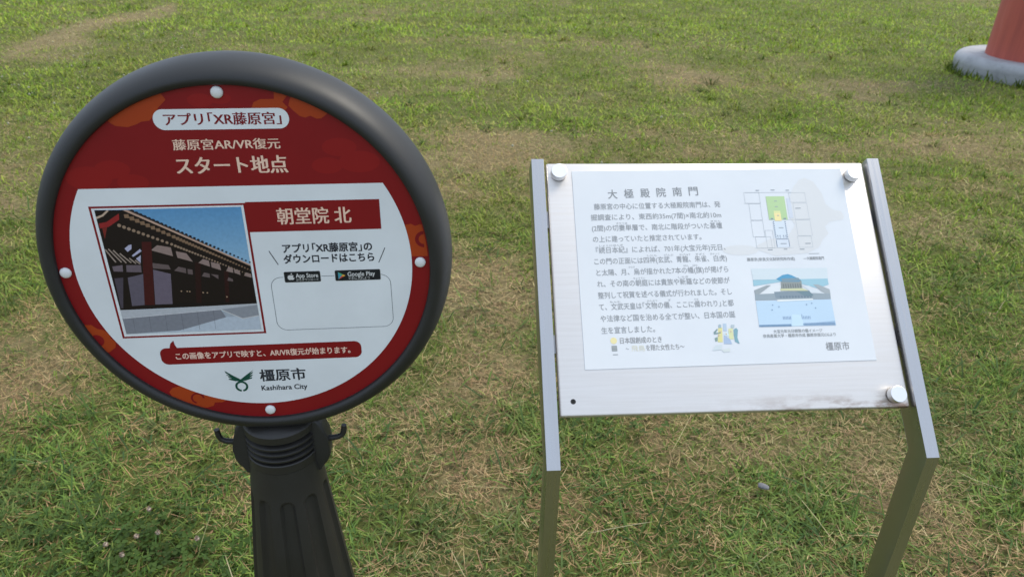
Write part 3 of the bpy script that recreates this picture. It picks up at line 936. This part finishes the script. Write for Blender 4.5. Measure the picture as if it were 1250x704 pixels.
    # brackets either side, each with its cable hook
    for s in (-1, 1):
        bm = bmesh.new()
        zc = H - .300
        out = [(.042, .052), (.055, .047), (.0615, .036), (.0665, .016), (.0685, .000), (.0685, -.017), (.0640, -.028), (.054, -.040), (.046, -.048), (.042, -.050)]
        f, bk = [], []
        for x, zz in out:
            f.append(bm.verts.new((s * x, -.016, zc + zz)))
            bk.append(bm.verts.new((s * x, .016, zc + zz)))
        bm.faces.new(f); bm.faces.new(bk)
        n = len(out)
        for k in range(n):
            bm.faces.new((f[k], f[(k + 1) % n], bk[(k + 1) % n], bk[k]))
        bmesh.ops.bevel(bm, geom=[e for e in bm.edges if abs(e.verts[0].co.y - e.verts[1].co.y) < 1e-6], offset=.005, segments=3, profile=.5, affect='EDGES')
        br = obj('bracket', bm, M_ring, t, smooth=40)
        bm = bmesh.new()
        pts = [(.060, .006), (.072, .0062), (.080, .0075), (.0860, .0105), (.0888, .0160), (.0898, .0225), (.0902, .0285)]
        tube(bm, [(s * x, -.002, zc + zz) for x, zz in pts], [.0050, .0044, .0042, .0042, .0042, .0042, .0038], 14)
        obj('hook', bm, M_ring, br, smooth=50)
round_sign()

# ------------------------------------------------------------------ sloping notice board
KB = ink_fn((216, 224, 238), 0.66)
ILL = {
 'sky': [(324.9, 229.7), (452.7, 229.7), (451.2, 210.8), (325.5, 210.9)],
 'sea': [(325.4, 210.5), (450.4, 211.2), (450.8, 200.9), (430.0, 195.0), (406.7, 202.5), (370.6, 206.6), (325.2, 200.2)],
 'wallL': [(325.1, 193.1), (347.1, 201.3), (354.0, 201.2), (332.9, 186.8), (325.5, 186.1)],
 'courtL': [(332.8, 186.3), (354.7, 200.1), (370.5, 200.4), (368.0, 189.8), (357.1, 186.4)],
 'courtR': [(406.3, 199.8), (416.8, 199.7), (441.7, 185.9), (418.2, 187.2), (415.5, 191.7)],
 'wallR': [(424.1, 201.4), (432.8, 201.2), (450.8, 192.9), (450.8, 184.9), (441.5, 185.1)],
 'band': [(325.5, 186.4), (357.2, 187.3), (421.6, 186.3), (450.6, 185.8), (450.1, 176.6), (324.8, 176.4)],
 'plinth': [(357.6, 190.0), (416.3, 191.3), (421.6, 181.0), (358.6, 179.4)],
 'hall': [(371.6, 207.5), (405.8, 207.9), (405.6, 195.4), (369.7, 195.1)],
 'roof': [(364.3, 211.7), (375.8, 218.2), (384.8, 219.8), (391.5, 217.4), (405.2, 209.7), (402.1, 206.5), (374.0, 206.6)],
 'roofd': [(372.2, 212.0), (401.4, 213.3), (405.4, 207.9), (374.0, 206.6)],
 'dark': [(394.3, 190.6), (415.3, 190.8), (422.0, 183.6), (413.6, 180.2), (406.9, 182.1)],
 'white': [(360.8, 176.7), (420.1, 177.5), (420.7, 175.3), (360.4, 173.6)],
 'yel': [(368.8, 195.1), (405.6, 195.4), (415.3, 190.8), (401.4, 191.0), (368.3, 191.6)],
 'plaza': [(325.2, 175.2), (450.5, 176.1), (451.2, 132.7), (325.1, 132.3)],
 'rowL': [(325.2, 132.6), (378.3, 132.6), (378.0, 136.4), (324.8, 135.7)],
 'rowR': [(397.4, 133.5), (450.9, 133.3), (450.4, 140.2), (396.9, 136.0)],
 'path': [(381.3, 151.9), (396.8, 151.6), (398.1, 132.9), (378.3, 132.6)]}
GREY_PATCH = [(417.8, 374.0), (431.0, 388.3), (441.3, 391.4), (454.9, 384.3), (466.2, 363.4), (470.0, 342.8), (480.4, 332.5), (494.6, 329.9), (497.9, 320.9), (495.5, 314.6), (471.9, 311.0), (461.9, 302.3), (465.8, 289.8), (454.5, 279.9), (444.8, 265.2), (424.2, 255.6), (397.8, 253.5), (369.1, 251.4), (342.3, 261.5), (338.6, 268.9), (364.0, 280.9), (395.6, 285.5), (410.6, 305.3), (403.4, 320.5), (404.9, 345.8)]
FIG = {
 'y1': [(258.2, 131.7), (264.9, 132.6), (262.9, 109.1), (255.0, 109.2)], 'y2': [(274.5, 130.5), (281.7, 131.3), (281.2, 113.4), (273.8, 113.5)],
 'b1': [(266.7, 139.2), (272.3, 139.1), (271.7, 126.7), (266.1, 126.9)], 'b2': [(266.2, 120.3), (274.8, 114.4), (277.5, 105.9), (264.4, 106.2)],
 'g1': [(249.9, 125.3), (256.7, 131.3), (256.9, 128.9), (253.5, 124.3), (262.0, 124.6), (260.9, 123.2), (250.4, 121.5)], 'g2': [(250.6, 115.9), (255.5, 117.6), (254.7, 111.1), (251.3, 110.2)],
 't1': [(282.9, 129.4), (287.4, 131.6), (289.8, 128.3), (287.2, 116.1), (289.6, 105.7), (282.6, 109.6), (282.2, 120.9)],
 'w': [(266.6, 124.0), (273.4, 125.8), (274.4, 118.2), (267.0, 119.3)], 'w2': [(250.1, 103.7), (261.5, 105.3), (259.5, 97.0), (244.5, 95.9)], 'w3': [(259.5, 97.0), (272.9, 99.5), (273.1, 93.9), (262.7, 92.7)],
 'h1': [(259.3, 136.9), (261.8, 138.3), (263.6, 136.9), (263.1, 132.1), (259.2, 132.2)], 'h2': [(279.6, 137.0), (285.3, 136.9), (284.1, 131.7), (278.9, 131.8)]}
ROWS = [('藤原宮の中心に位置する大極殿院南門は、発', 75, 288), ('掘調査により、東西約35m(7間)×南北約10m', 68.5, 287), ('(2間)の切妻単層で、南北に階段がついた基壇', 69, 286.5),
        ('の上に建っていたと推定されています。', 69.5, 249), ('『続日本紀』によれば、701年(大宝元年)元日、', 73, 287), ('この門の正面には四神(玄武、青龍、朱雀、白虎)', 69, 287),
        ('と太陽、月、烏が描かれた7本の幡(旗)が掲げら', 71, 287), ('れ、その南の朝庭には貴族や新羅などの使節が', 71, 287), ('整列して祝賀を述べる儀式が行われました。そし', 71, 288),
        ('て、文武天皇は｢文物の儀、ここに備われり｣と都', 71, 288.5), ('や法律など国を治める全てが整い、日本国の誕', 72, 288.5), ('生を宣言しました。', 72, 157)]
RUBY = [(2, 'きりつま', 110, 128), (2, 'きだん', 268, 285), (4, 'しょくにほんぎ', 79, 118), (5, 'しじん', 156, 172), (5, 'げんぶ', 184, 199), (5, 'せいりゅう', 209, 227), (5, 'すざく', 236, 251), (5, 'びゃっこ', 260, 276),
        (6, 'からす', 124, 134), (6, 'ばん', 214, 222), (6, 'はた', 229, 237), (7, 'ちょうてい', 130, 149), (7, 'しらぎ', 203, 220), (9, 'もんむ', 89, 106), (9, 'ぶんぶつ', 148, 165), (9, 'ぎ', 183, 187), (9, 'そな', 225, 232)]

def notice_board():
    K = Vector((0.05685, 0.82856, 1.5 - 0.7304))
    yaw, al = 0.0849, 0.78836
    W, w, d, L = 0.60, 0.02082, 0.04304, 0.50271
    X = Vector((math.cos(yaw), math.sin(yaw), 0))
    base = Vector((K.x, K.y, 0)) + X * W / 2
    t = empty('notice_board', base, yaw, 'sloping stainless steel notice board on two bent legs with a pale printed sheet', 'notice board')
    kz = K.z
    U = Vector((0, math.sin(al), math.cos(al)))
    N = Vector((0, math.cos(al), -math.sin(al)))
    ml = math.tan(al / 2)
    for x0 in (-W / 2, W / 2 - w):
        bm = bmesh.new()
        kn = Vector((0, 0, kz))
        top = kn + U * L
        kb = kn + d * (N + Vector((0, 1, 0))) / ((N + Vector((0, 1, 0))) @ N if False else (N + Vector((0, 1, 0))).dot(N))
        prof = [Vector((0, 0, -.06)), kn, top, top + N * d, kb, Vector((0, d, -.06))]
        lft = [bm.verts.new((x0, p.y, p.z)) for p in prof]
        rgt = [bm.verts.new((x0 + w, p.y, p.z)) for p in prof]
        for a, b_, c, e in ((0, 1, 4, 5), (1, 2, 3, 4)):
            bm.faces.new((lft[a], lft[b_], lft[c], lft[e]))
            bm.faces.new((rgt[a], rgt[b_], rgt[c], rgt[e]))
        for k in range(6):
            bm.faces.new((lft[k], lft[(k + 1) % 6], rgt[(k + 1) % 6], rgt[k]))
        es = [e for e in bm.edges if abs(e.verts[0].co.x - e.verts[1].co.x) < 1e-6 and not ({e.verts[0], e.verts[1]} <= {lft[1], lft[4]} or {e.verts[0], e.verts[1]} <= {rgt[1], rgt[4]})]
        bmesh.ops.bevel(bm, geom=es, offset=.0007, segments=2, profile=.5, affect='EDGES')
        obj('bent_leg', bm, M_post, t, smooth=25)
    o = Vector((-W / 2, 0, kz)) + Vector((.02521, 0, 0)) + U * .07783 + N * .00672
    pm = Matrix(((1, U.x, -N.x, o.x), (0, U.y, -N.y, o.y), (0, U.z, -N.z, o.z), (0, 0, 0, 1)))
    PW, PH = .5487, .4206
    for b0 in (.10, .31):
        bm = bmesh.new()
        box(bm, -.0060, PW + .0065, b0, b0 + .03, -.034, -.0145, .0015)
        obj('cross_rail', bm, M_post, t, pm, smooth=30)
    bm = bmesh.new()
    box(bm, 0, PW, 0, PH, -.014, 0, .0035, 3)
    panel = obj('steel_plate', bm, M_panel, t, pm, smooth=30)
    bm = bmesh.new()
    lathe(bm, [(.0001, .0002), (.0024, .0002), (.0026, .0005), (.0036, .0006), (.0041, .0002)], 24)
    obj('screw_hole', bm, M_hole, panel, Matrix.Translation((.021, .0225, 0)), smooth=30)
    # printed sheet, turned a degree or so on the plate
    bm = bmesh.new()
    box(bm, .042, .508, .0725, .4075, .0002, .0010, .0004, 1)
    for v in bm.verts:
        v.co.y += (v.co.x - .27) * .010
    sm, nt, b = mat('laminated_paper', (.78, .80, .82), .22)
    n = noise(nt, 7.0, 5)
    rp = ramp(nt, n.outputs[0], [(.3, (.615, .638, .665)), (.7, (.655, .676, .698))])
    nt.links.new(rp.outputs[0], b.inputs['Base Color'])
    n2 = noise(nt, 4.0, 3)
    bump(nt, b, n2.outputs[0], .25, .006)
    sheet = obj('printed_sheet', bm, sm, t, pm, smooth=20)
    ROT = .9
    INK = KB(148, 156, 168)
    Z0 = 1.15
    a = Art()
    a.poly(GREY_PATCH, KB(208, 217, 231), Z0)  # faint wavy-edged patch, slightly greyer than the sheet, with a small oval beside it
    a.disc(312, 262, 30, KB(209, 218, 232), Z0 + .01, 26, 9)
    a.build('grey_patch', M_sheet, sheet)
    a = Art()
    for i, ch in enumerate('大極殿院南門'):
        x = 100 + 27.4 * i
        a.text(ch, x, x + 15.5, 362.5 + i * 1.0, 15.5, KB(136, 144, 156), Z0 + .1, (.15, .15), ROT)
    a.build('title_lettering', M_sheet, sheet)
    a = Art()
    for i, (s, x0, x1) in enumerate(ROWS):
        a.text(s, x0, x1, 340.3 - 19.0 * i, 10.2, INK, Z0 + .1, (.06, .06), ROT)
    for i, s, x0, x1 in RUBY:
        a.text(s, x0, x1, 340.3 - 19.0 * i + 8.0 + (x0 - 72) * math.sin(R(ROT)), 3.2, KB(140, 148, 160), Z0 + .1, (0, 0), ROT)
    a.build('body_lettering', M_sheet, sheet)
    # site plan
    a = Art()
    LN = KB(186, 198, 214)
    z = Z0 + .12
    def rl(x0, y0, x1, y1, c=LN, w_=.55):
        a.line([(x0, y0), (x1, y0), (x1, y1), (x0, y1)], w_, c, z, True)
    for q in ((331, 345, 357, 365), (337, 315, 356.5, 344.5), (336.5, 285, 356.5, 314), (408.5, 346.5, 436.5, 364), (413, 315.5, 437, 345), (413, 286.5, 437.5, 314.5), (411.7, 265.8, 435, 285.5), (358, 265.5, 370.5, 296.5), (340, 265, 366, 285)):
        rl(*q)
    a.line([(333, 364.5), (413, 365)], .6, LN, z); a.line([(329, 345), (358, 345)], .6, LN, z); a.line([(400, 315), (440, 316)], .6, LN, z); a.line([(336, 265), (402, 265.6)], .5, LN, z)
    a.rect(403, 318, 410, 354, KB(198, 212, 236), z)
    a.rect(367.8, 315, 399.8, 357.5, KB(174, 208, 166), z + .05)
    a.rect(377.6, 313, 388.9, 331, KB(232, 224, 172), z + .1)
    a.rect(377.6, 327, 388.9, 331, KB(214, 224, 172), z + .12)
    a.rect(373.2, 281.6, 395.6, 312.5, KB(205, 222, 244), z + .02)
    a.rect(374.2, 266, 396, 280, KB(205, 220, 242), z + .02)
    DK = KB(120, 138, 168)
    for k in range(9):
        y = 283 + 3.4 * k
        a.rect(374 - .2, y, 375.6, y + 2, DK, z + .1)
        a.rect(393.4, y, 395.2, y + 2, DK, z + .1)
    for x in (370.5, 392.5):
        a.rect(x, 316, x + 4.5, 318, DK, z + .1)
    for x in (377, 381, 387, 391):
        a.rect(x, 286, x + 2.2, 287.4, DK, z + .1); a.rect(x, 283, x + 2.2, 284.2, DK, z + .1)
    a.line([(374, 280.6), (396, 280.6)], .9, DK, z + .1)
    a.line([(374.5, 279), (374.5, 267)], 1.0, DK, z + .1); a.line([(395.7, 279), (395.7, 267)], 1.0, DK, z + .1)
    for x, y, l in ((352, 368, 6), (378, 368.5, 7), (404, 368, 6), (381, 348, 5), (381, 338, 5), (382, 322, 4), (382, 300, 8), (381, 272, 10), (416, 335, 9), (423, 272, 9), (385, 262.5, 6), (358, 261.5, 8), (412, 262, 8)):
        a.rect(x, y, x + l, y + 1.3, KB(150, 162, 178), z + .15)
    GT = KB(146, 154, 164)
    a.text('藤原京(奈良文化財研究所作成)', 320.5, 401, 245.6, 5.6, GT, z, (.06, .06), .3)
    a.text('―大極殿院南門', 416, 450.5, 246.4, 5.4, GT, z, (.06, .06), .3)
    a.line([(426, 254.5), (444, 254.8)], .7, GT, z)
    a.build('site_plan', M_sheet, sheet)
    # picture of the ceremony
    a = Art()
    P = lambda k, c, dz: a.poly(ILL[k], KB(*c), Z0 + .1 + dz)
    P('sky', (202, 220, 238), 0); P('sea', (150, 196, 222), .05); P('wallL', (150, 164, 178), .1); P('wallR', (158, 172, 186), .1)
    P('courtL', (214, 226, 242), .12); P('courtR', (206, 220, 238), .12); P('band', (146, 164, 182), .15); P('plinth', (128, 148, 168), .2)
    P('hall', (140, 152, 158), .22); P('roof', (84, 156, 204), .3); P('roofd', (120, 150, 172), .35); P('dark', (110, 138, 156), .25); P('yel', (196, 206, 176), .28); P('white', (222, 234, 246), .25)
    P('plaza', (184, 214, 246), .05); P('path', (192, 222, 250), .1); P('rowL', (140, 176, 214), .12); P('rowR', (150, 184, 222), .12)
    for k in range(11):
        a.rect(366 + 5 * k, 179.5, 368.5 + 5 * k, 183, KB(112, 134, 156), Z0 + .5)
    for k in range(8):
        a.rect(374 + 4 * k, 196, 375.4 + 4 * k, 203, KB(112, 122, 130), Z0 + .5)
    for k in range(6):
        a.rect(366 + 2.4 * k, 144, 366.7 + 2.4 * k, 149, KB(120, 150, 196), Z0 + .5); a.rect(397 + 2.6 * k, 144, 397.7 + 2.6 * k, 149 + (k == 0) * 3, KB(120, 150, 196), Z0 + .5)
    for k in range(26):
        a.rect(326 + 2.0 * k, 132.6, 327 + 2 * k, 135.6, KB(108, 142, 186), Z0 + .5); a.rect(398.5 + 2.0 * k, 133.4, 399.4 + 2 * k, 137.5, KB(120, 152, 196), Z0 + .5)
    for x, y in ((352, 168), (350, 160), (362, 165), (408, 168), (417, 170), (422, 162)):
        a.disc(x, y, 1.2, KB(140, 168, 204), Z0 + .5, 8)
    a.text('大宝元年元日朝賀の儀イメージ', 347, 427, 124.6, 5.4, GT, Z0 + .2, (.05, .05), .3)
    a.text('奈良産業大学・橿原市作成 藤原京復元CGより', 329, 448, 117.4, 5.4, GT, Z0 + .2, (.05, .05), .3)
    a.build('ceremony_picture', M_sheet, sheet)
    a = Art()
    a.text('橿原市', 428.5, 467, 98.5, 12.6, KB(142, 148, 158), Z0 + .1, (.12, .12), .6)
    a.build('city_lettering', M_sheet, sheet)
    a = Art()
    a.disc(90, 115, 5.2, KB(226, 222, 176), Z0 + .1, 22)
    a.rect(86, 98.5, 94.5, 107, KB(136, 148, 158), Z0 + .1)
    for k in range(3):
        a.rect(86.6, 100.2 + 2.4 * k, 93.8, 100.8 + 2.4 * k, KB(190, 198, 208), Z0 + .2)
    a.rect(87, 92.4, 95, 93.6, KB(150, 158, 170), Z0 + .1)
    a.text('日本国創成のとき', 100, 166, 114.6, 9.4, KB(150, 156, 166), Z0 + .1, (.16, .04), .8)
    a.text('〜', 108, 113, 101.5, 8, KB(150, 158, 168), Z0 + .1)
    a.text('飛鳥', 117, 138, 102, 9, KB(214, 218, 206), Z0 + .1)
    a.text('を翔た女性たち〜', 140, 201, 102.6, 9, KB(154, 160, 170), Z0 + .1, (.14, .03), .8)
    a.build('heritage_lettering', M_sheet, sheet)
    a = Art()
    cf = dict(y1=(214, 216, 160), y2=(210, 220, 180), b1=(176, 200, 230), b2=(164, 188, 226), g1=(126, 154, 164), g2=(130, 158, 160), t1=(124, 168, 190), w=(204, 228, 246), w2=(200, 216, 232), w3=(204, 218, 228), h1=(160, 186, 206), h2=(176, 196, 214))
    for i, (k, c) in enumerate(cf.items()):
        a.poly(FIG[k], KB(*c), Z0 + .1 + .02 * i)
    for x, y in ((261, 126), (278, 126), (270, 122), (258, 120)):
        a.disc(x, y, 1.3, KB(206, 190, 180), Z0 + .5, 10)
    a.build('figure_drawing', M_sheet, sheet)
    for x, y in ((.0195, .4005), (.5245, .3965), (.5260, .0190)):
        bm = bmesh.new()
        lathe(bm, [(.0080, 0), (.0080, .0015), (.0126, .0016), (.0130, .0020), (.0130, .0128), (.0127, .0134), (.0122, .0136)], 48)
        obj('knob', bm, M_knob, t, pm @ Matrix.Translation((x, y, 0)), smooth=18)
notice_board()

# ------------------------------------------------------------------ small things in the grass
def clover_heads():
    spots = [(-.940, 1.361, 'pinkish white clover head amid dark leaves, highest of the close group of five'),
             (-.892, 1.375, 'pinkish clover head standing between two paler ones left of the black post'),
             (-1.004, 1.332, 'white clover head, leftmost of the few near the bottom left corner'),
             (-.785, 1.358, 'pale clover head nearest the fluted black post'),
             (-.948, 1.300, 'pinkish clover head lowest of the few near the bottom left corner'),
             (-.95, 1.455, 'small white clover head standing alone above the dark clover patch')]
    m, nt, b = mat('clover_petals', (.5, .42, .38), .7)
    n = noise(nt, 160.0, 3)
    rp = ramp(nt, n.outputs[0], [(.35, (.30, .18, .14)), (.6, (.48, .42, .34))])
    nt.links.new(rp.outputs[0], b.inputs['Base Color'])
    ms, _, _ = mat('clover_stalk', (.09, .14, .04), .6)
    for x, y, lab in spots:
        t = empty('clover_flower', (x, y, 0), random.random() * 6, lab, 'flower', 'clover heads in the grass left of the black post')
        bm = bmesh.new()
        for k in range(46):
            u = random.random() * 2 - .75
            a = k * 2.4
            rr = math.sqrt(max(.05, 1 - min(1, abs(u)) ** 2))
            p = Vector((rr * math.cos(a), rr * math.sin(a), u)) * .0046
            q = p * 1.5 + Vector((0, 0, .003))
            sd = Vector((-math.sin(a), math.cos(a), 0)) * .0016
            c0 = Vector((0, 0, .050))
            bm.faces.new([bm.verts.new(c0 + p - sd), bm.verts.new(c0 + p + sd), bm.verts.new(c0 + q + sd * .5), bm.verts.new(c0 + q - sd * .5)])
        bmesh.ops.create_icosphere(bm, subdivisions=2, radius=.0044, matrix=Matrix.Translation((0, 0, .050)))
        obj('petals', bm, m, t)
        bm = bmesh.new()
        tube(bm, [(.004, 0, -.01), (.002, 0, .02), (0, 0, .046)], .0009, 6)
        obj('stalk', bm, ms, t)
clover_heads()

def stone():
    bm = bmesh.new()
    bmesh.ops.create_icosphere(bm, subdivisions=3, radius=1)
    for v in bm.verts:
        k = 1 + .12 * math.sin(3 * v.co.x + 1) * math.cos(4 * v.co.y)
        v.co = Vector((v.co.x * .017 * k, v.co.y * .010 * k, v.co.z * .006))
    m, nt, b = mat('grey_stone', rough=.8)
    n = noise(nt, 120.0, 5)
    rp = ramp(nt, n.outputs[0], [(.3, (.10, .10, .11)), (.7, (.19, .19, .20))])
    nt.links.new(rp.outputs[0], b.inputs['Base Color'])
    o = obj('stone', bm, m, smooth=60)
    o.location = (.735, 1.620, .034)
    o.rotation_euler = (.2, .1, -.3)
    tag(o, 'small flat grey stone lying in the grass below the notice board', 'stone')
stone()
